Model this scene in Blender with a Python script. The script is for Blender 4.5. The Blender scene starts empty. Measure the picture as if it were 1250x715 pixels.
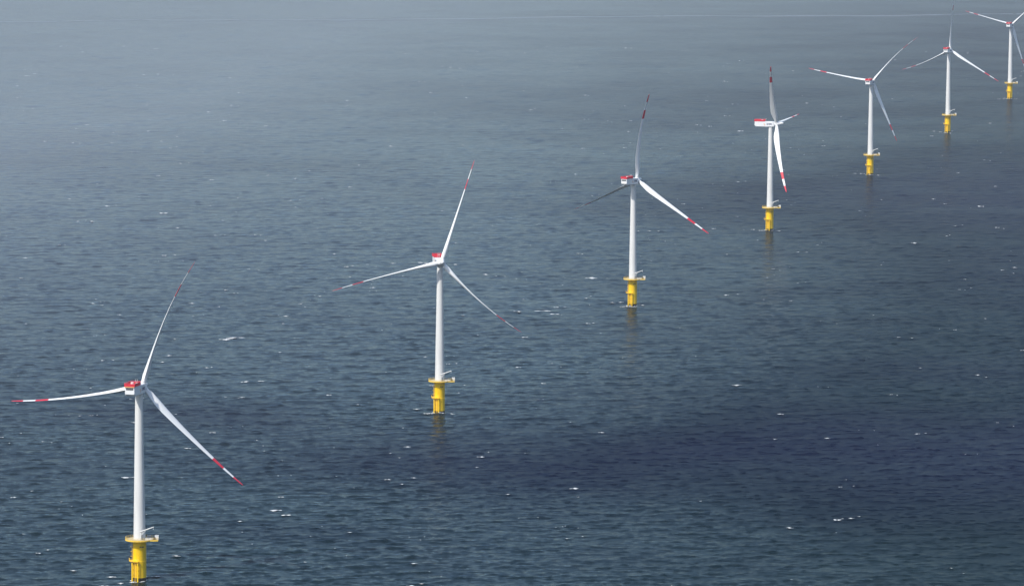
import bpy, bmesh, math, random
import numpy as np
from mathutils import Vector, Matrix

rad = math.radians
sc = bpy.context.scene
col = sc.collection

# ------------------------------------------------------------------ camera
CAM_H = 361.77
PITCH = 0.10355
ROLL = 0.00438
cam_d = bpy.data.cameras.new('camera')
cam_d.sensor_fit = 'HORIZONTAL'
cam_d.sensor_width = 36.0
cam_d.lens = 36.0 * 5800.0 / 1250.0
cam_d.clip_start = 1.0
cam_d.clip_end = 300000.0
cam = bpy.data.objects.new('camera', cam_d)
col.objects.link(cam)
_f = Vector((0, math.cos(PITCH), -math.sin(PITCH)))
_u = Vector((0, math.sin(PITCH), math.cos(PITCH)))
_r = Vector((1, 0, 0))
R2 = math.cos(ROLL) * _r + math.sin(ROLL) * _u
U2 = -math.sin(ROLL) * _r + math.cos(ROLL) * _u
cam.matrix_world = Matrix(((R2.x, U2.x, -_f.x, 0), (R2.y, U2.y, -_f.y, 0),
                           (R2.z, U2.z, -_f.z, CAM_H), (0, 0, 0, 1)))
sc.camera = cam

# ------------------------------------------------------------------ light
SUN_EL = rad(46)
SUN_AZ = rad(222)                      # clockwise from +Y
SUN_STRENGTH = 4.0
SKY_STRENGTH = 0.15
EXPOSURE = 0.2
world = bpy.data.worlds.new('World')
sc.world = world
world.use_nodes = True
wn = world.node_tree.nodes
sky = wn.new('ShaderNodeTexSky')
sky.sky_type = 'NISHITA'
sky.sun_disc = False
sky.sun_elevation = SUN_EL
sky.sun_rotation = SUN_AZ
sky.air_density = 1.0
sky.dust_density = 1.2
sky.ozone_density = 1.5
bg = wn['Background']
bg.inputs['Strength'].default_value = SKY_STRENGTH
world.node_tree.links.new(sky.outputs['Color'], bg.inputs['Color'])

sun_d = bpy.data.lights.new('sun', 'SUN')
sun_d.energy = SUN_STRENGTH
sun_d.angle = rad(0.6)
sun_d.color = (1.0, 0.955, 0.88)
sun = bpy.data.objects.new('sun', sun_d)
col.objects.link(sun)
sdir = Vector((math.sin(SUN_AZ) * math.cos(SUN_EL), math.cos(SUN_AZ) * math.cos(SUN_EL), math.sin(SUN_EL)))
sun.rotation_euler = sdir.to_track_quat('Z', 'Y').to_euler()
sun.location = (0, 0, 600)

sc.view_settings.view_transform = 'Standard'
sc.view_settings.look = 'None'
sc.view_settings.gamma = 1.0
sc.view_settings.use_curve_mapping = False
sc.view_settings.exposure = EXPOSURE
sc.cycles.use_denoising = True
sc.cycles.denoiser = 'OPENIMAGEDENOISE'
sc.cycles.denoising_input_passes = 'RGB_ALBEDO_NORMAL'
sc.cycles.max_bounces = 6
sc.cycles.volume_bounces = 0
sc.cycles.caustics_reflective = False
sc.cycles.caustics_refractive = False

# ------------------------------------------------------------------ helpers
def tag(o, label=None, cat=None, group=None, kind=None):
    if label: o['label'] = label
    if cat: o['category'] = cat
    if group: o['group'] = group
    if kind: o['kind'] = kind
    return o

def obj(name, me, parent=None):
    o = bpy.data.objects.new(name, me)
    col.objects.link(o)
    if parent: o.parent = parent
    return o

class MB:
    """collects shapes in one mesh; face material index per call"""
    def __init__(s):
        s.v = []; s.f = []; s.m = []; s.sm = []
    def add(s, vs, fs, mi=0, smooth=False):
        b = len(s.v)
        s.v += [tuple(x) for x in vs]
        for f in fs:
            s.f.append(tuple(i + b for i in f)); s.m.append(mi); s.sm.append(smooth)
    def box(s, c, d, mi=0, M=None):
        x, y, z = [q / 2 for q in d]
        vs = [Vector((sx * x, sy * y, sz * z)) + Vector(c) for sx in (-1, 1) for sy in (-1, 1) for sz in (-1, 1)]
        if M: vs = [M @ v for v in vs]
        s.add(vs, [(0, 1, 3, 2), (4, 6, 7, 5), (0, 4, 5, 1), (2, 3, 7, 6), (0, 2, 6, 4), (1, 5, 7, 3)], mi)
    def lathe(s, prof, n=32, axis=None, org=(0, 0, 0), mi=0, smooth=True, mis=None):
        """prof: list of (radius, height)"""
        Z = Vector(axis).normalized() if axis else Vector((0, 0, 1))
        X = Vector((1, 0, 0)) if abs(Z.x) < .9 else Vector((0, 1, 0))
        X = (X - X.dot(Z) * Z).normalized(); Y = Z.cross(X)
        O = Vector(org)
        vs = []
        for r, h in prof:
            for k in range(n):
                a = 2 * math.pi * k / n
                vs.append(O + Z * h + X * (r * math.cos(a)) + Y * (r * math.sin(a)))
        b = len(s.v)
        s.v += [tuple(x) for x in vs]
        for i in range(len(prof) - 1):
            for k in range(n):
                k2 = (k + 1) % n
                s.f.append((b + i * n + k, b + i * n + k2, b + (i + 1) * n + k2, b + (i + 1) * n + k))
                s.m.append(mis[i] if mis else mi); s.sm.append(smooth)
    def tube(s, p, q, r, n=8, mi=0, r2=None):
        p = Vector(p); q = Vector(q); L = (q - p).length
        r2 = r if r2 is None else r2
        s.lathe([(0.0, 0), (r, 0), (r2, L), (0.0, L)], n, axis=(q - p), org=p, mi=mi, smooth=False)
    def ring(s, R, z, r, n=40, a0=0.0, a1=2 * math.pi, org=(0, 0), mi=0):
        for k in range(n):
            a = a0 + (a1 - a0) * k / n; b = a0 + (a1 - a0) * (k + 1) / n
            s.tube((org[0] + R * math.cos(a), org[1] + R * math.sin(a), z), (org[0] + R * math.cos(b), org[1] + R * math.sin(b), z), r, 6, mi)
    def prism(s, poly, z0, z1, mi=0):
        n = len(poly)
        vs = [(x, y, z0) for x, y in poly] + [(x, y, z1) for x, y in poly]
        fs = [tuple(range(n - 1, -1, -1)), tuple(range(n, 2 * n))] + [(i, (i + 1) % n, n + (i + 1) % n, n + i) for i in range(n)]
        s.add(vs, fs, mi)
    def mesh(s, name, mats):
        me = bpy.data.meshes.new(name)
        me.from_pydata(s.v, [], s.f)
        for m in mats: me.materials.append(m)
        me.polygons.foreach_set('material_index', s.m)
        me.polygons.foreach_set('use_smooth', s.sm)
        me.update()
        return me
    def build(s, name, mats, parent=None):
        if not isinstance(mats, (list, tuple)): mats = [mats]
        return obj(name, s.mesh(name, mats), parent)

# ------------------------------------------------------------------ materials
def newmat(name):
    m = bpy.data.materials.new(name); m.use_nodes = True
    nt = m.node_tree
    return m, nt, nt.nodes['Principled BSDF']

def paint(name, c, rough=0.4, var=0.08, scale=0.6, stretch=(1, 1, 0.15), streak=None, spec=0.4):
    """painted steel / gel coat with slight weathering and run-down streaks"""
    m, nt, P = newmat(name)
    N = nt.nodes; L = nt.links
    tc = N.new('ShaderNodeTexCoord'); mp = N.new('ShaderNodeMapping')
    mp.inputs['Scale'].default_value = stretch
    L.new(tc.outputs['Object'], mp.inputs['Vector'])
    nz = N.new('ShaderNodeTexNoise'); nz.inputs['Scale'].default_value = scale; nz.inputs['Detail'].default_value = 6
    L.new(mp.outputs[0], nz.inputs['Vector'])
    rp = N.new('ShaderNodeValToRGB')
    rp.color_ramp.elements[0].position = .3; rp.color_ramp.elements[1].position = .7
    d = streak or tuple(x * (1 - var * 2) for x in c)
    rp.color_ramp.elements[0].color = (*d, 1); rp.color_ramp.elements[1].color = (*c, 1)
    L.new(nz.outputs['Fac'], rp.inputs['Fac']); L.new(rp.outputs['Color'], P.inputs['Base Color'])
    P.inputs['Roughness'].default_value = rough
    P.inputs['Specular IOR Level'].default_value = spec
    return m

M_white = paint('white_tower_paint', (.68, .68, .665), .45, .06, .5)
M_blade = paint('blade_gelcoat', (.78, .79, .79), .35, .02, .2, (1, 1, 1))
M_red = paint('signal_red', (.62, .02, .045), .45, .06, .5, (1, 1, 1))
M_nred = paint('platform_red', (.66, .025, .05), .5, .08, .8, (1, 1, 1))
M_yel = paint('foundation_yellow', (.97, .64, .004), .42, .05, .7, (1, 1, .12), streak=(.88, .54, .008))
M_yel2 = paint('light_yellow_steel', (.84, .56, .07), .5, .08, 1.2, (1, 1, 1))
M_deck = paint('deck_grating', (.52, .46, .33), .7, .12, 1.2, (1, 1, 1))
M_nac = paint('nacelle_gelcoat', (.74, .75, .76), .4, .02, .4, (1, 1, 1))
M_grey = paint('grey_steel', (.30, .31, .32), .5, .1, 1, (1, 1, 1))
M_dark = paint('dark_louver', (.05, .05, .055), .6, .1, 1, (1, 1, 1))
M_wet = paint('wet_growth', (.022, .024, .02), .35, .3, 1.5, (1, 1, .5))
M_navy = paint('navy_lettering', (.012, .025, .11), .5, .05, 1, (1, 1, 1))
M_orange = paint('orange_emblem', (.72, .36, .14), .5, .05, 1, (1, 1, 1))
M_crate = paint('white_equipment', (.72, .72, .70), .5, .06, 1, (1, 1, 1))

# ------------------------------------------------------------------ sea surface (one sheet out to the horizon)
rng = np.random.default_rng(7)
NW = 180
lam = np.exp(rng.uniform(np.log(2.4), np.log(44), NW))
th = rad(-82) + rng.normal(0, 0.45, NW)             # travelling towards the camera, slightly right
kk = 2 * np.pi / lam
amp = 0.0066 * lam ** .74 * np.exp(-(lam / 8.5) ** 2) + .0015 * lam * np.exp(-(lam / 36.) ** 2)      # metres
amp *= rng.uniform(.6, 1.3, NW)
phw = rng.uniform(0, 2 * np.pi, NW)
kx = kk * np.cos(th); ky = kk * np.sin(th)

def sea_h(x, y, dy=None):
    h = np.zeros_like(x)
    # gusty groups: wave energy varies slowly over the surface
    g = 1 + .12 * np.sin(x / 47. + y / 131. + 1.3 * np.sin(y / 210.)) * np.sin(y / 93. - x / 160. + 2.)
    for i in range(NW):
        a = amp[i]
        w = 1.0 if dy is None else np.clip((lam[i] - 1.1 * dy) / (1.1 * dy), 0, 1)
        h += a * w * np.sin(kx[i] * x + ky[i] * y + phw[i])
    h = h * g
    return h + .5 * h * h          # peaked crests

ys = [1500.0, 1900.0, 2050.0]
while ys[-1] < 9200:
    y = ys[-1]; ys.append(y + max(1.3, 0.36 * y * y / (CAM_H * 4750)))
while ys[-1] < 60000: ys.append(ys[-1] * 1.12)
ys[-1] = 60000.0
ys = np.array([-60000.0, -5000.0] + ys)
tin = np.linspace(-.135, .135, 860)
tout = np.array([.17, .3, .8, 3.0])
ts = np.concatenate([-tout[::-1], tin, tout])
YY, TT = np.meshgrid(ys, ts, indexing='ij')
XX = np.clip(TT * np.maximum(YY, 1500.), -58000, 58000)
XX = np.concatenate([np.full((len(ys), 1), -60000.), XX, np.full((len(ys), 1), 60000.)], 1)
YY = np.concatenate([YY[:, :1], YY, YY[:, :1]], 1)
dyr = np.abs(np.gradient(YY, axis=0)) + 1e-6
fade = np.clip((YY - 1900) / 150, 0, 1) * np.clip((9200 - YY) / 400, 0, 1) * (np.abs(XX / np.maximum(YY, 1500)) < .136)
ZZ = sea_h(XX, YY, np.abs(dyr)) * fade
# crests lean and sharpen: sideways orbital shift of the surface
SX = np.zeros_like(XX); SY = np.zeros_like(XX)
for i in range(NW):
    w_ = np.clip((lam[i] - 2.0 * np.abs(dyr)) / (2.0 * np.abs(dyr)), 0, 1) * amp[i] * 1.3
    c_ = np.cos(kx[i] * XX + ky[i] * YY + phw[i]) * w_
    SX += c_ * math.cos(th[i]); SY += c_ * math.sin(th[i])
XX = XX + SX * fade; YY = YY + SY * fade
nr, nc = XX.shape
co = np.stack([XX, YY, ZZ], -1).reshape(-1, 3).astype(np.float32)
idx = np.arange(nr * nc, dtype=np.int32).reshape(nr, nc)
quads = np.stack([idx[:-1, :-1], idx[:-1, 1:], idx[1:, 1:], idx[1:, :-1]], -1).reshape(-1, 4)
me = bpy.data.meshes.new('sea')
me.vertices.add(len(co)); me.vertices.foreach_set('co', co.ravel())
me.loops.add(quads.size); me.loops.foreach_set('vertex_index', quads.ravel())
me.polygons.add(len(quads))
me.polygons.foreach_set('loop_start', np.arange(0, quads.size, 4, dtype=np.int32))
me.polygons.foreach_set('loop_total', np.full(len(quads), 4, dtype=np.int32))
me.polygons.foreach_set('use_smooth', np.ones(len(quads), dtype=bool))
me.update(calc_edges=True)

# cloud shadows painted into the water colour as navy patches, in sea coordinates
CLOUD_SHADOWS = [(520, 2650, 520, 250, 1.0), (0, 2640, 200, 110, .28), (20, 2560, 150, 90, .12), (-190, 2780, 80, 70, .4),
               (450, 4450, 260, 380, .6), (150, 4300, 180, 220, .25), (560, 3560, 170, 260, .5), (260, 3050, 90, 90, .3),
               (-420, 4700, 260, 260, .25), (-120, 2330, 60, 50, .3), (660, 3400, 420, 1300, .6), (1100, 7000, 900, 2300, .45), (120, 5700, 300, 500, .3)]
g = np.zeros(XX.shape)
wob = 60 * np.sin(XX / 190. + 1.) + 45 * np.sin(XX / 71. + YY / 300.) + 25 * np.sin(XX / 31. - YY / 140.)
for cx_, cy_, rx, ry, s_ in CLOUD_SHADOWS:
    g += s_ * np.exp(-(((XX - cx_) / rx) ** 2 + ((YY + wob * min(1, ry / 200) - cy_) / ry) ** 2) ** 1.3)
att = me.attributes.new('cloud_shadow', 'FLOAT', 'POINT')
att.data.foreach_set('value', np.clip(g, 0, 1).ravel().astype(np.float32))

refl_dim = np.clip(g + .72 * np.clip((10500 - YY) / 6000., .2, 1) * np.clip(XX / (.1 * np.maximum(YY, 1500.)) + .05, 0, 1), 0, 1)     # shadow patches plus a painted dimming of reflections towards the right
att = me.attributes.new('reflection_dim', 'FLOAT', 'POINT')
att.data.foreach_set('value', refl_dim.ravel().astype(np.float32))
haze_and_drift = np.clip((YY - 2200 - 2.2 * (XX + 150)) / 9000., 0, 1) + 1.3 * np.exp(-((XX + 900) / 560.) ** 2) * np.clip((YY - 2600) / 3000., 0, 1)  # distant haze painted as paler water, strongest far off to the left
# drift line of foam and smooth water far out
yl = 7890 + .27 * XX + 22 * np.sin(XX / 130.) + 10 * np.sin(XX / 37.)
haze_and_drift += np.exp(-((YY - yl) / 26.) ** 2) * np.clip(.45 + .35 * np.sin(XX / 95. + 2) + .3 * np.sin(XX / 33.), .05, 1)
att = me.attributes.new('haze_and_drift', 'FLOAT', 'POINT')
att.data.foreach_set('value', np.clip(haze_and_drift, 0, 1).ravel().astype(np.float32))

m, nt, P = newmat('sea_water')
N = nt.nodes; L = nt.links
tc = N.new('ShaderNodeTexCoord')
def noise(scale, detail, stretch, rough=.55, rot=0.0):
    mp = N.new('ShaderNodeMapping'); mp.inputs['Scale'].default_value = stretch
    mp.inputs['Rotation'].default_value = (0, 0, rot)
    L.new(tc.outputs['Object'], mp.inputs['Vector'])
    nz = N.new('ShaderNodeTexNoise'); nz.inputs['Scale'].default_value = scale
    nz.inputs['Detail'].default_value = detail; nz.inputs['Roughness'].default_value = rough
    L.new(mp.outputs[0], nz.inputs['Vector'])
    return nz.outputs['Fac']
at = N.new('ShaderNodeAttribute'); at.attribute_name = 'cloud_shadow'
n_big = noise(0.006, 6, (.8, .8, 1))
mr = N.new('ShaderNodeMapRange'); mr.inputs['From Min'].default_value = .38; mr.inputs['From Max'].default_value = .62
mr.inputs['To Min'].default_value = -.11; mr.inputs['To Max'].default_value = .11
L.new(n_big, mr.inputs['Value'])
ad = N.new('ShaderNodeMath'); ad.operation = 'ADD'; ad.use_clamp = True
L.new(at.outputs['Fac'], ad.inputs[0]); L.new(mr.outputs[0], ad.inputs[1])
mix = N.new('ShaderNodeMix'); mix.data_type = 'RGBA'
mix.inputs['A'].default_value = (.0008, .0100, .0130, 1)     # sea green outside the shadow patches
mix.inputs['B'].default_value = (.0001, .0028, .0190, 1)     # navy of the painted cloud shadows
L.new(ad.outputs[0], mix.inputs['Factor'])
at2 = N.new('ShaderNodeAttribute'); at2.attribute_name = 'haze_and_drift'
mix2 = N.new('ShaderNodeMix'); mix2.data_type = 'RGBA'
L.new(mix.outputs['Result'], mix2.inputs['A']); mix2.inputs['B'].default_value = (.095, .105, .125, 1)   # pale tone of distant haze painted on the water, also the drift line
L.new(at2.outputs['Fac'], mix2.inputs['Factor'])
# sky reflections scaled down by hand in the shadow patches and to the right
def remap(src, lo, hi):
    q = N.new('ShaderNodeMapRange'); q.inputs['To Min'].default_value = lo; q.inputs['To Max'].default_value = hi
    L.new(src, q.inputs['Value']); return q.outputs[0]
at3 = N.new('ShaderNodeAttribute'); at3.attribute_name = 'reflection_dim'
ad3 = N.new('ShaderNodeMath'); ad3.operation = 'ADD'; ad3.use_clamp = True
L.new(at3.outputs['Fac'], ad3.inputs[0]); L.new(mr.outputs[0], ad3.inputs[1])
dim_fac = ad3.outputs[0]
K = remap(dim_fac, .50, .15)
ROUGH = remap(dim_fac, .09, .11)
b1 = N.new('ShaderNodeBump'); b1.inputs['Strength'].default_value = 1.0; b1.inputs['Distance'].default_value = .35
L.new(noise(.22, 5, (.6, 1.0, 1), .62, rad(4)), b1.inputs['Height'])
b2 = N.new('ShaderNodeBump'); b2.inputs['Strength'].default_value = 1.0; b2.inputs['Distance'].default_value = .08
L.new(noise(1.1, 3, (.7, 1.0, 1), .6, rad(-9)), b2.inputs['Height'])
L.new(b2.outputs[0], b1.inputs['Normal'])
b3 = N.new('ShaderNodeBump'); b3.inputs['Strength'].default_value = 1.0; b3.inputs['Distance'].default_value = 1.4
L.new(noise(.05, 3, (.6, 1.0, 1), .6, rad(-3)), b3.inputs['Height']); L.new(b1.outputs[0], b3.inputs['Normal'])
fr = N.new('ShaderNodeFresnel'); fr.inputs['IOR'].default_value = 1.333
L.new(b3.outputs[0], fr.inputs['Normal'])
ml = N.new('ShaderNodeMath'); ml.operation = 'MULTIPLY'
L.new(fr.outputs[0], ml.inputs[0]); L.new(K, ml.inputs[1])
df = N.new('ShaderNodeBsdfDiffuse'); gl = N.new('ShaderNodeBsdfGlossy')
gl.inputs['Color'].default_value = (.86, .95, 1, 1)
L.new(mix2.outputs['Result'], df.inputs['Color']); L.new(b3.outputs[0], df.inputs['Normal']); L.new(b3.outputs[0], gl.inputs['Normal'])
L.new(ROUGH, gl.inputs['Roughness'])
ms = N.new('ShaderNodeMixShader')
L.new(ml.outputs[0], ms.inputs[0]); L.new(df.outputs[0], ms.inputs[1]); L.new(gl.outputs[0], ms.inputs[2])
mo = [q for q in N if q.type == 'OUTPUT_MATERIAL'][0]
L.new(ms.outputs[0], mo.inputs['Surface']); N.remove(P)
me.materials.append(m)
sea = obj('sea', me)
tag(sea, kind='structure')

# ------------------------------------------------------------------ whitecaps (uncountable foam, one object)
M_foam, nt, P = newmat('sea_foam')
P.inputs['Base Color'].default_value = (.54, .56, .57, 1); P.inputs['Roughness'].default_value = .9
P.inputs['Specular IOR Level'].default_value = .1
M_thin, nt, P = newmat('thin_foam')
P.inputs['Base Color'].default_value = (.26, .30, .34, 1); P.inputs['Roughness'].default_value = .9
P.inputs['Specular IOR Level'].default_value = .1
rnd = random.Random(11)
foam = MB()
def foam_clump(x, y, L_, D_, H_, nseg=None, snap=True):
    """a broken crest: low ragged heap of foam lying on the water"""
    n = nseg or max(5, int(L_ / .5))
    vs = []; fs = []
    yc = y + np.linspace(-14, 14, 40)         # foam sits on a crest
    if snap: y = float(yc[int(np.argmax(sea_h(np.full(40, float(x)), yc)))])
    zc = float(sea_h(np.array([float(x)]), np.array([y]), np.array([max(1.3, .36 * y * y / (CAM_H * 4750))]))[0])
    ph1 = rnd.uniform(0, 6); ph2 = rnd.uniform(0, 6)
    for i in range(n + 1):
        s = i / n
        w = math.sin(math.pi * s) ** .6 * (.55 + .45 * math.sin(s * 9 + ph1)) * rnd.uniform(.5, 1.1)
        xx = x + (s - .5) * L_
        yy = y + D_ * .12 * math.sin(s * 4 + ph2)
        z = .35 * float(sea_h(np.array([xx]), np.array([yy]), np.array([max(1.3, .36 * y * y / (CAM_H * 4750))]))[0]) + .65 * zc
        d = D_ * max(.06, w) * .5
        hh = H_ * max(.15, w)
        for (oy, oz) in ((-1, -.25), (-.62, .55), (0, 1), (.6, .6), (1, -.25)):
            vs.append((xx + rnd.uniform(-.12, .12), yy + oy * d, z + oz * hh + .02))
    for i in range(n):
        for j in range(4):
            a = i * 5 + j
            fs.append((a, a + 5, a + 6, a + 1))
    foam.add(vs, fs, 0, True)

CX, CY, FF = 625.0, 357.5, 5800.0
def sea_point(px, py):
    """a place on the sea read off the photograph, as plain sea coordinates"""
    d = FF * _f + (px - CX) * R2 - (py - CY) * U2
    t = -CAM_H / d.z
    return d.x * t, d.y * t
# larger breakers: (x, y, length, depth, height)
BREAKERS = [(-192, 3166, 9, 12, .5), (-186, 3170, 12, 9, .3), (-305, 4130, 7, 9, .6), (-360, 4050, 4, 9, .4), (-166, 2925, 5, 8, .3),
            (-205, 2505, 7, 6, .4), (-200, 2506, 4, 5, .5), (-120, 2392, 6, 7, .5), (-114, 2398, 5, 5, .4), (33, 2470, 5, 6, .4),
            (165, 2380, 4, 5, .5), (60, 3595, 9, 12, .5), (-360, 4200, 5, 8, .4), (250, 5200, 7, 14, .5), (140, 2930, 6, 8, .3),
            (420, 4240, 6, 10, .5), (330, 3900, 5, 10, .4), (-70, 3700, 8, 8, .3), (-20, 3620, 4, 8, .4), (30, 3330, 7, 7, .3),
            (22, 3345, 12, 6, .25), (4, 3350, 6, 6, .3)]
for b in BREAKERS: foam_clump(*b)
for _ in range(760):
    y = 2120 + (7000 - 2120) * rnd.random() ** 1.45
    x = (rnd.random() * 2 - 1) * .112 * y
    if (x / y > .02 and y < 3400 and rnd.random() < .55) or (y < 2600 and rnd.random() < .4): continue
    s = rnd.random() ** 2.2
    foam_clump(x, y, .8 + 3.6 * s, .8 + 2.0 * s, .12 + .24 * s)
    if rnd.random() < .3: foam_clump(x + rnd.uniform(3, 9), y + rnd.uniform(-3, 3), .6 + 1.6 * s, .8 + s, .15 + .12 * s)

# ------------------------------------------------------------------ turbine parts
Z_DECK = 19.4
Z_TOP = 87.5
Z_NAC = 89.6
OVER = 5.1

def foundation_mesh(mb, seed):
    mb.lathe([(3.1, -6), (3.1, 1.5), (3.105, 1.55), (3.105, 18.2), (3.3, 18.6), (3.3, Z_DECK - .6)], 48, mis=[1, 1, 0, 0, 0])
    mb.lathe([(3.09, 9.0), (3.17, 9.0), (3.17, 9.25), (3.09, 9.25)], 48)

ANG0 = rad(-118)      # the boat landing faces the camera's left
def pt(R, a, z=0): return (R * math.cos(a), R * math.sin(a), z)

def protos():
    D = {}
    mb = MB(); foundation_mesh(mb, 0); D['foundation'] = mb.mesh('foundation', [M_yel, M_wet])
    # boat landing: two fender tubes with stubs
    mb = MB()
    for s in (-1, 1):
        a = ANG0 + s * .36
        mb.tube(pt(4.25, a, -3), pt(4.25, a, 8.6), .34, 12)
        for z in (.6, 3.0, 5.4, 8.0): mb.tube(pt(2.9, a, z), pt(4.2, a, z), .17, 8)
    D['boat_landing'] = mb.mesh('boat_landing', [M_yel2 if False else M_yel])
    mb = MB()
    for s in (-1, 1):
        a = ANG0 + s * .085
        mb.tube(pt(3.75, a, -2), pt(3.75, a, 9.6), .07, 6)
    z = -1.5
    while z < 9.4:
        mb.tube(pt(3.75, ANG0 - .085, z), pt(3.75, ANG0 + .085, z), .035, 5); z += .33
    D['ladder_low'] = mb.mesh('ladder', [M_yel2])
    # caged ladder from rest platform to deck
    mb = MB(); A2 = rad(-172)
    for s in (-1, 1): mb.tube(pt(3.45, A2 + s * .1, 9.4), pt(3.45, A2 + s * .1, Z_DECK), .08, 6)
    z = 9.7
    while z < Z_DECK:
        mb.tube(pt(3.45, A2 - .1, z), pt(3.45, A2 + .1, z), .04, 5); z += .33
    for z in np.arange(11.5, Z_DECK - .3, 2.2):
        for k in range(8):
            a = -math.pi / 2 + math.pi * k / 8; b = a + math.pi / 8
            c = Vector(pt(3.5, A2, z)); e1 = Vector((math.cos(A2), math.sin(A2), 0)); e2 = Vector((-e1.y, e1.x, 0))
            mb.tube(c + e1 * .75 * math.cos(a) + e2 * .45 * math.sin(a), c + e1 * .75 * math.cos(b) + e2 * .45 * math.sin(b), .05, 5)
    D['ladder_cage'] = mb.mesh('ladder', [M_yel2])
    # rest platform
    mb = MB()
    a0, a1 = rad(-188), rad(-92); n = 18
    inn = [pt(3.0, a0 + (a1 - a0) * k / n)[:2] for k in range(n + 1)]
    out = [pt(4.9, a0 + (a1 - a0) * k / n)[:2] for k in range(n + 1)]
    mb.prism(inn[::-1] + out, 9.3, 9.5)
    for z in (10.05, 10.6): mb.ring(4.85, z, .05, 18, a0, a1)
    for k in range(0, n + 1, 3): mb.tube(pt(4.85, a0 + (a1 - a0) * k / n, 9.45), pt(4.85, a0 + (a1 - a0) * k / n, 10.6), .05, 6)
    for s in (a0 + .1, (a0 + a1) / 2, a1 - .1): mb.tube(pt(3.0, s, 7.8), pt(4.7, s, 9.3), .12, 6)
    D['rest_platform'] = mb.mesh('rest_platform', [M_yel])
    # number plates, unreadable at this distance: dark marks
    for nm_, a, w in (('mark', rad(-76), .9), ('mark_b', rad(-55), 1.1)):
        mb = MB()
        for q in range(3):
            aa = a + (q - 1) * .09
            c = Vector(pt(3.11, aa, 16.0)); Mz = Matrix.Translation(c) @ Matrix.Rotation(aa, 4, 'Z')
            mb.box((0, 0, (q % 2) * .12), (.06, .285, .55 * w), 0, Mz)
        D[nm_] = mb.mesh('number_mark', [M_dark])
    # deck: round with an extension to the right
    mb = MB(); R = 6.6; poly = []
    for k in range(48):
        a = rad(38) + (rad(322) - rad(38)) * k / 47
        poly.append(pt(R, a)[:2])
    poly += [(8.9, -3.6), (8.9, 3.6)]
    mb.prism(poly, Z_DECK - .45, Z_DECK, 0)
    mb.lathe([(3.2, Z_DECK - 1.0), (5.6, Z_DECK - .46)], 32, mi=0)
    mb.prism([(x * .985, y * .985) for x, y in poly], Z_DECK + .004, Z_DECK + .03, 1)
    D['deck'] = mb.mesh('deck', [M_yel2, M_deck])
    # railing follows the deck edge
    mb = MB(); P_ = [(x * .985, y * .985) for x, y in poly]; n = len(P_)
    for z, r in ((.38, .04), (.75, .04), (1.15, .055)):
        for i in range(n):
            p, q = P_[i], P_[(i + 1) % n]
            mb.tube((*p, Z_DECK + z), (*q, Z_DECK + z), r, 5)
    for i in range(0, n, 2): mb.tube((*P_[i], Z_DECK), (*P_[i], Z_DECK + 1.15), .05, 5)
    for i in range(n):
        p, q = Vector(P_[i]), Vector(P_[(i + 1) % n]); d = (q - p); L_ = d.length
        k = 1
        mbz = Matrix.Translation((*((p + q) / 2), Z_DECK + .1)) @ Matrix.Rotation(math.atan2(d.y, d.x), 4, 'Z')
        mb.box((0, 0, 0), (L_, .05, .2), 0, mbz)
    D['railing'] = mb.mesh('railing', [M_yel2])
    # equipment on deck
    mb = MB()
    mb.box((8.2, -1.6, Z_DECK + 1.05), (1.7, 2.0, 1.9), 0)
    mb.box((8.2, -1.6, Z_DECK + 2.04), (1.8, 2.1, .08), 0)
    mb.box((7.1, -2.75, Z_DECK + .8), (.9, 1.0, 1.2), 1)
    D['cabinet'] = mb.mesh('equipment_cabinet', [M_crate, M_dark])
    mb = MB()
    mb.box((4.6, -2.6, Z_DECK + .45), (3.2, 1.9, .85), 0, Matrix.Rotation(.0, 4, 'Z'))
    mb.box((4.6, -2.6, Z_DECK + .9), (3.3, 2.0, .06), 0)
    m2 = MB(); m2.box((4.2, 2.6, Z_DECK + .7), (1.6, 1.6, 1.4), 0); m2.box((4.2, 2.6, Z_DECK + 1.42), (1.7, 1.7, .08), 0)
    D['generator'] = m2.mesh('generator_box', [M_grey])
    D['locker'] = mb.mesh('storage_locker', [M_crate, M_grey])
    # davit crane
    mb = MB()
    mb.tube((1.0, -4.6, Z_DECK), (1.0, -4.6, Z_DECK + 4.0), .22, 10)
    mb.lathe([(.0, 4.0), (.36, 4.0), (.36, 4.5), (.0, 4.55)], 12, org=(1.0, -4.6, Z_DECK))
    mb.tube((.6, -5.3, Z_DECK), (1.0, -4.6, Z_DECK + 1.2), .08, 6)
    D['crane_post'] = mb.mesh('crane_post', [M_crate])
    mb = MB()
    mb.tube((.9, -4.6, Z_DECK + 4.2), (7.0, -5.2, Z_DECK + 6.5), .28, 8, 0, .2)
    mb.tube((1.0, -4.6, Z_DECK + 2.4), (3.6, -4.86, Z_DECK + 5.1), .11, 8)
    mb.tube((6.8, -5.18, Z_DECK + 6.35), (6.8, -5.18, Z_DECK + 5.7), .035, 5)
    mb.box((6.8, -5.18, Z_DECK + 5.6), (.25, .25, .3), 0)
    D['crane_boom'] = mb.mesh('crane_boom', [M_crate])
    # tower with welded section flanges
    mb = MB()
    def tr(z): return 2.78 + (1.72 - 2.78) * (z - Z_DECK) / (Z_TOP - Z_DECK)
    mb.lathe([(tr(Z_DECK + .02 + (Z_TOP - Z_DECK - .02) * k / 24), Z_DECK + .02 + (Z_TOP - Z_DECK - .02) * k / 24) for k in range(25)], 64)
    for z in (Z_DECK + .3, 42.0, 65.0):
        mb.lathe([(tr(z) - .02, z - .1), (tr(z) + .04, z - .1), (tr(z) + .04, z + .1), (tr(z) - .02, z + .1)], 64, smooth=False)
    D['tower'] = mb.mesh('tower', [M_white])
    mb = MB(); a = rad(-60); c = Vector(pt(2.74, a, Z_DECK + 1.25)); Mz = Matrix.Translation(c) @ Matrix.Rotation(a, 4, 'Z')
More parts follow.
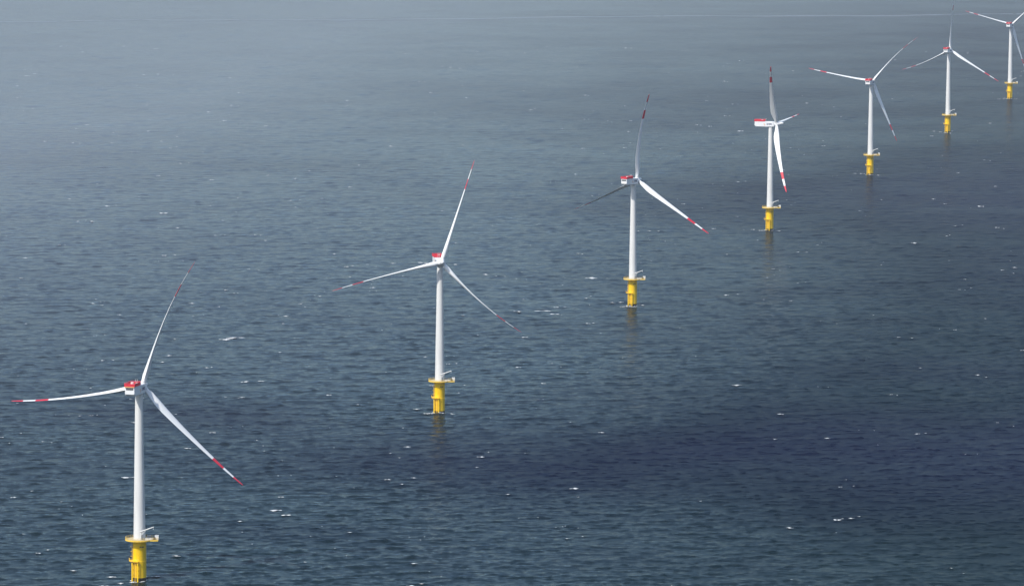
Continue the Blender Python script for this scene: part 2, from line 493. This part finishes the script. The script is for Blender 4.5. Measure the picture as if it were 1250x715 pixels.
    mb.box((.03, 0, 0), (.16, 1.0, 2.2), 0, Mz); mb.box((.12, .32, 0), (.06, .08, .3), 1, Mz)
    D['door'] = mb.mesh('door', [M_grey, M_dark])
    # nacelle in its own frame: +X along the axis (forward), +Y left, z from tower top
    bm = bmesh.new()
    sec = [(-13.4, 2.25, 1.1, 4.55), (-12.5, 2.4, .25, 4.6), (-12.2, 2.42, .14, 4.6), (-4, 2.45, .06, 4.55), (1.6, 2.4, .06, 4.5), (2.9, 2.1, .3, 4.3), (3.3, 1.8, .55, 4.05)]
    rings = []
    for x, hw, z0, z1 in sec:
        c_ = .28
        pts = [(-hw + c_, z0), (hw - c_, z0), (hw, z0 + c_), (hw, z1 - c_), (hw - c_, z1), (-hw + c_, z1), (-hw, z1 - c_), (-hw, z0 + c_)]
        rings.append([bm.verts.new((x, p, z)) for p, z in pts])
    for i in range(len(rings) - 1):
        for k in range(8): bm.faces.new((rings[i][k], rings[i][(k + 1) % 8], rings[i + 1][(k + 1) % 8], rings[i + 1][k]))
    bm.faces.new(rings[0]); bm.faces.new(rings[-1][::-1])
    bmesh.ops.recalc_face_normals(bm, faces=bm.faces)
    me_ = bpy.data.meshes.new('nacelle'); bm.to_mesh(me_); bm.free(); me_.materials.append(M_nac)
    D['nacelle'] = me_
    mb = MB(); mb.lathe([(1.75, -.15), (1.95, -.15), (1.95, .12), (1.7, .12)], 40); mb.lathe([(1.25, 0), (1.25, .9)], 32, axis=(1, 0, 0), org=(3.2, 0, 2.35), mi=0)
    D['yaw_bearing'] = mb.mesh('yaw_bearing', [M_grey])
    # red hoist platform
    mb = MB()
    x0, x1, hw, z = -13.7, -4.7, 2.55, 4.66
    mb.box(((x0 + x1) / 2, 0, z + .1), (x1 - x0, 2 * hw, .22), 0)
    D['platform_floor'] = mb.mesh('hoist_platform', [M_nred])
    mb = MB()
    h = 1.45; zz = z + .22
    for s in (-1, 1):
        mb.box(((x0 + x1) / 2, s * (hw - .05), zz + .58), (x1 - x0, .06, 1.05), 0)
    mb.box((x0 + .05, 0, zz + .58), (.06, 2 * hw - .2, 1.05), 0); mb.box((x1 - .05, 0, zz + .58), (.06, 2 * hw - .2, 1.05), 0)
    for s in (-1, 1):
        mb.tube((x0, s * (hw - .05), zz + h), (x1, s * (hw - .05), zz + h), .06, 6)
        for k in range(9):
            xx = x0 + .05 + (x1 - x0 - .1) * k / 8
            mb.tube((xx, s * (hw - .05), zz), (xx, s * (hw - .05), zz + h), .06, 6)
    for xe in (x0 + .05, x1 - .05):
        mb.tube((xe, -hw + .05, zz + h), (xe, hw - .05, zz + h), .06, 6)
        for k in range(1, 5): mb.tube((xe, -hw + 2 * hw * k / 5, zz), (xe, -hw + 2 * hw * k / 5, zz + h), .06, 6)
    D['guard'] = mb.mesh('guard_rail', [M_nred])
    mb = MB()
    mb.box((-7.4, .7, z + .8), (1.5, 1.2, 1.1), 0); mb.box((-5.7, -.9, z + .65), (.9, .9, .8), 0); mb.box((-9.8, -.4, z + .26), (2.4, .3, .06), 0)
    mb.box((-9.8, .9, z + .26), (2.4, .3, .06), 0); mb.box((-9.8, .25, z + .265), (.3, 1.0, .06), 0)
    D['hatch'] = mb.mesh('roof_hatch', [M_crate])
    mb = MB()
    for y in (-.6, .3):
        mb.tube((-4.1, y, 4.5), (-4.1, y, 6.9), .06, 6); mb.tube((-4.1, y - .25, 6.9), (-4.1, y + .25, 6.9), .05, 6)
    mb.box((-4.1, -.15, 6.3), (.08, 1.0, .08), 0)
    D['mast'] = mb.mesh('weather_mast', [M_crate])
    mb = MB()
    mb.box((-13.46, 0, 3.55), (.1, 3.5, .95), 0)
    for k in range(4): mb.box((-13.54, 0, 3.2 + k * .24), (.08, 3.4, .05), 1)
    D['louver'] = mb.mesh('louver', [M_dark, M_grey])
    mb = MB(); mb.box((-13.75, 0, 4.5), (.12, 4.6, .42), 0); mb.box((-13.5, 0, 4.5), (.4, 4.7, .1), 0)
    D['beam'] = mb.mesh('edge_beam', [M_orange])
    # lettering EWE, built flat on both sides
    mb = MB()
    def stroke(p, q, t, side):
        p = Vector((p[0], 0, p[1])); q = Vector((q[0], 0, q[1])); d = q - p
        c = (p + q) / 2; L_ = d.length + t * .3
        yy = side * 2.46
        Mx = Matrix.Translation((c.x, yy, c.z)) @ Matrix.Rotation(-math.atan2(d.z, d.x), 4, 'Y')
        mb.box((0, 0, 0), (L_, .05, t), 0, Mx)
    for side in (-1, 1):
        mb = MB()
        base, H, W, t = 1.75, 1.35, 1.25, .30
        seq = ['E', 'W', 'E']
        x = -2.9
        for ch in seq:
            def X(u): return (x + u * W) if side == -1 else (-2.05 - (x + u * W) + 0.0)
            if ch == 'E':
                stroke((X(.12), base), (X(.12), base + H), t, side)
                for zf in (.11, .5, .89): stroke((X(.12), base + H * zf), (X(.92), base + H * zf), t * .8, side)
                x += W * 1.15
            else:
                pts = [(0, 1), (.27, .05), (.55, .95), (.83, .05), (1.1, 1)]
                for a_, b_ in zip(pts, pts[1:]): stroke((X(a_[0]), base + H * a_[1]), (X(b_[0]), base + H * b_[1]), t * .85, side)
                x += W * 1.3
        D['lettering%d' % side] = mb.mesh('lettering', [M_navy])
    for side in (-1, 1):
        mb = MB()
        xc = -5.3 
        n = 14
        for k in range(n):
            a = rad(150) - rad(240) * k / n; b = rad(150) - rad(240) * (k + 1) / n
            w = .16 + .32 * math.sin(math.pi * k / n)
            stroke((xc + .8 * math.cos(a), 1.9 + .7 * math.sin(a)), (xc + .8 * math.cos(b), 1.9 + .7 * math.sin(b)), w, side)
        D['emblem%d' % side] = mb.mesh('emblem', [M_orange])
    return D
D = protos()

def blade_mesh(R, bend, cone_tip, theta=0.0):
    """+Z radial, +X along the rotor axis (upwind), +Y tangential.  Feathered: the chord lies along the axis."""
    st = [(1.0, 1.00, 1.0, .5), (3.0, 1.02, 1.0, .5), (5.0, 1.35, .82, .46), (8.0, 1.80, .52, .40), (11.0, 2.08, .38, .35), (14.0, 2.10, .31, .33),
          (19, 1.92, .26, .32), (25, 1.68, .23, .32), (31, 1.44, .21, .32), (37, 1.22, .195, .32), (41.5, 1.07, .19, .32)]
    # bands at .715, .815, .91 of the radius
    fr = [.715, .74, .78, .815, .86, .91, .94, .97, .988, 1.0]
    hc = [1.0, .96, .88, .82, .73, .64, .56, .46, .36, .20]
    S = [(r / 60.5, c, t, le) for r, c, t, le in st] + [(f, c, .185, .32) for f, c in zip(fr, hc)]
    n = 20; vs = []; fs = []; mi = []
    for f, c, t, le in S:
        r = f * R; c = c * 1.2; t = min(1.0, t * 1.15)
        tw = rad(8) * max(0, 1 - f * 1.25) + theta
        cx_ = .045 * r + (cone_tip - .045 * R) * f * f
        ty = bend * f ** 2.6
        for k in range(n):
            a = 2 * math.pi * k / n
            u = math.cos(a)                     # +1 leading edge
            xc = c * u + c * (1 - 2 * le) * -1 * (1 if t < .95 else 0)
            # airfoil-like: blunt nose, thin tail
            sh = math.sin(a)
            if t < .95:
                tail = ((u + 1) / 2) ** .62
                yc = c * t * sh * tail * 1.25
            else: yc = c * t * sh
            vs.append((cx_ + xc * math.cos(tw) - yc * math.sin(tw), ty + xc * math.sin(tw) + yc * math.cos(tw), r))
    for i in range(len(S) - 1):
        fm = (S[i][0] + S[i + 1][0]) / 2
        red = (.715 < fm < .815) or fm > .91
        for k in range(n):
            fs.append((i * n + k, i * n + (k + 1) % n, (i + 1) * n + (k + 1) % n, (i + 1) * n + k)); mi.append(1 if red else 0)
    fs.append(tuple(range(n - 1, -1, -1))); mi.append(0)
    fs.append(tuple(range((len(S) - 1) * n, len(S) * n))); mi.append(1)
    me_ = bpy.data.meshes.new('rotor_blade'); me_.from_pydata(vs, [], fs)
    me_.materials.append(M_blade); me_.materials.append(M_red)
    me_.polygons.foreach_set('material_index', mi)
    me_.polygons.foreach_set('use_smooth', [True] * len(fs)); me_.update()
    return me_

def turbine(X, Y, yaw, tilt, ph, R, cone, bends, scl, label, beam=False, pitch=(0, 0, 0)):
    root = bpy.data.objects.new('wind_turbine', None); col.objects.link(root)
    root.location = (X, Y, 0)
    tag(root, label, 'wind turbine', 'row of wind turbines standing in the sea')
    face = math.atan2(-X, Y)                    # fittings are turned the same way on every foundation
    f = obj('foundation', D['foundation'], root)
    for k, nme in (('boat_landing', 'boat_landing'), ('ladder_low', 'ladder'), ('ladder_cage', 'ladder'), ('rest_platform', 'rest_platform'), ('mark', 'number_mark'), ('mark_b', 'number_mark')):
        obj(nme, D[k], f)
    d = obj('deck', D['deck'], root)
    obj('railing', D['railing'], d); obj('equipment_cabinet', D['cabinet'], d); obj('storage_locker', D['locker'], d); obj('generator_box', D['generator'], d)
    c = obj('davit_crane', D['crane_post'], root); obj('crane_boom', D['crane_boom'], c)
    t = obj('tower', D['tower'], root); obj('door', D['door'], t)
    n = obj('nacelle', D['nacelle'], root)
    n.location = (0, 0, Z_TOP); n.rotation_euler = (0, 0, math.pi / 2 - yaw)
    for k, nme in (('yaw_bearing', 'yaw_bearing'), ('platform_floor', 'hoist_platform'), ('guard', 'guard_rail'), ('hatch', 'roof_hatch'),
                   ('mast', 'weather_mast'), ('louver', 'louver'), ('lettering-1', 'lettering'), ('lettering1', 'lettering'), ('emblem-1', 'emblem'), ('emblem1', 'emblem')):
        obj(nme, D[k], n)
    if beam: obj('edge_beam', D['beam'], n)
    u = Vector((math.sin(yaw) * math.cos(tilt), math.cos(yaw) * math.cos(tilt), math.sin(tilt)))
    h = Vector((math.cos(yaw), -math.sin(yaw), 0)); v = h.cross(u)
    hub = Vector((0, 0, Z_NAC)) + OVER * u
    # hub and nose cone, built along the tilted axis
    mb = MB()
    mb.lathe([(0, -1.9), (1.45, -1.9), (1.75, -1.6), (1.95, -.9), (2.0, 0), (1.9, 1.0), (1.7, 1.7), (1.42, 2.5), (1.2, 3.4), (1.0, 4.4), (.78, 5.2), (.45, 5.8), (0, 6.05)], 36,
             axis=u, org=(0, 0, 0), mi=0)
    hb = mb.build('hub', M_nac, root); hb.location = hub
    # blade root collars are sub-parts of the hub
    for k in range(3):
        a = ph + k * 2 * math.pi / 3
        rv = math.cos(a) * h + math.sin(a) * v; tv = math.cos(a) * v - math.sin(a) * h
        cb = MB(); cb.lathe([(1.36, 1.2), (1.42, 1.3), (1.42, 2.15), (1.24, 2.2)], 28, axis=rv)
        cb.build('root_collar', M_nac, hb)
        o = obj('rotor_blade', blade_mesh(R * scl[k], bends[k], cone, rad(pitch[k])), root)
        o.matrix_local = Matrix(((u.x, tv.x, rv.x, hub.x), (u.y, tv.y, rv.y, hub.y), (u.z, tv.z, rv.z, hub.z), (0, 0, 0, 1)))
    return root

TURB = [
  (-172.5, 2182.9, 14.03, 6.31, 72.44, 64.6, 4.6, (-7.4,-4.2,2.4), (0.990,1.038,1.012)),
  (-42.6, 2791.7, 169.69, 5.29, -11.84, 63.8, 4.3, (-2.0,0.1,-7.0), (1.059,0.989,0.980)),
  (86.7, 3396.8, 31.65, 6.28, -34.14, 63.2, 6.5, (-1.0,-5.5,-2.4), (1.036,0.984,1.002)),
  (217.7, 4002.8, 104.62, 6.58, 57.53, 61.5, 7.7, (-4.0,-1.1,-4.0), (0.996,1.005,1.006)),
  (347.7, 4606.9, 19.25, 7.13, 51.12, 63.4, 4.0, (-7.5,-0.8,-0.6), (0.988,1.043,0.995)),
  (477.1, 5201.6, 20.86, 6.58, 87.56, 61.0, 4.7, (-3.0,-5.0,-0.5), (0.996,1.005,1.036)),
  (607.2, 5798.9, 20.71, 6.22, 165.14, 61.4, 4.9, (0.8,0.0,-7.0), (1.009,1.000,0.996)),
]
PITCHES = [(6, -3, 4), (0, 0, 0), (8, -10, 6), (0, 0, 0), (0, -3, 12), (3, 0, 6), (0, 12, 0)]
LABELS = [
  'nearest and largest wind turbine, white tower on a yellow foundation at the lower left',
  'second wind turbine from the left, the only one whose rotor faces the viewer',
  'third wind turbine from the left, nacelle seen obliquely and one blade hanging to lower right',
  'wind turbine turned side-on so its whole nacelle shows in profile with red platform at left',
  'fifth wind turbine from the left, one blade pointing up right and one down right',
  'wind turbine second from the right, one blade upright and one pointing down to the right',
  'farthest and smallest wind turbine, at the right edge with its rotor partly out of frame',
]
# rest of each base: foam where the swell breaks round the pile
for i, (T, lab) in enumerate(zip(TURB, LABELS)):
    X, Y, yaw, tilt, ph, R, cone, bends, scl = T
    turbine(X, Y, rad(yaw), rad(tilt), rad(ph), R, cone, bends, scl, lab, beam=(i == 0), pitch=PITCHES[i])
    for q in range(16):                      # wash breaking round the pile
        a = rnd.uniform(rad(150), rad(395))
        foam_clump(X - .6 + 3.6 * math.cos(a), Y + 3.9 * math.sin(a), rnd.uniform(.7, 1.8), rnd.uniform(.8, 1.6), rnd.uniform(.15, .3), snap=False)
    for q in range(7):
        a = rnd.uniform(rad(180), rad(330))
        foam_clump(X - 1.5 + 4.6 * math.cos(a), Y + 5.5 * math.sin(a), rnd.uniform(1.0, 2.4), rnd.uniform(1, 2), rnd.uniform(.2, .4))
    foam_clump(X - 8, Y + 1, 3.0, 3, .35); foam_clump(X - 14, Y + 3, 4, 3, .25); foam_clump(X + 7, Y + 4, 4.5, 2.5, .22)
def drift(x0, x1):
    n = max(2, int((x1 - x0) / 9)); vs = []; fs = []
    for i in range(n + 1):
        x = x0 + (x1 - x0) * i / n
        y = 7890 + .27 * x + 22 * math.sin(x / 130.) + 10 * math.sin(x / 37.) + rnd.uniform(-3, 3)
        w = rnd.uniform(1.0, 5.0) * (math.sin(math.pi * (i + .2) / (n + .4)) ** .5)
        vs += [(x, y - w, .35), (x, y, .6), (x, y + w, .35)]
    for i in range(n):
        for j in range(2): fs.append((i * 3 + j, i * 3 + j + 3, i * 3 + j + 4, i * 3 + j + 1))
    foam.add(vs, fs, 1, True)
x = -900.0
while x < 960:
    L_ = rnd.uniform(25, 120); drift(x, x + L_); x += L_ + rnd.uniform(-6, 8)
whitecaps = foam.build('whitecaps', [M_foam, M_thin])
tag(whitecaps, 'scattered white foam crests breaking on the dark sea', 'sea foam', kind='stuff')

# ------------------------------------------------------------------ haze
m = bpy.data.materials.new('haze'); m.use_nodes = True
nt = m.node_tree
for nd in list(nt.nodes):
    if nd.type == 'BSDF_PRINCIPLED': nt.nodes.remove(nd)
pv = nt.nodes.new('ShaderNodeVolumePrincipled')
pv.inputs['Color'].default_value = (.84, .90, 1.0, 1)
pv.inputs['Density'].default_value = 0.000024
pv.inputs['Anisotropy'].default_value = 0.2
out = [n_ for n_ in nt.nodes if n_.type == 'OUTPUT_MATERIAL'][0]
nt.links.new(pv.outputs[0], out.inputs['Volume'])
mb = MB(); mb.box((0, 0, 183), (124000, 124000, 386))
hz = mb.build('haze', [m])
tag(hz, 'pale even haze over the sea', 'haze', kind='stuff')
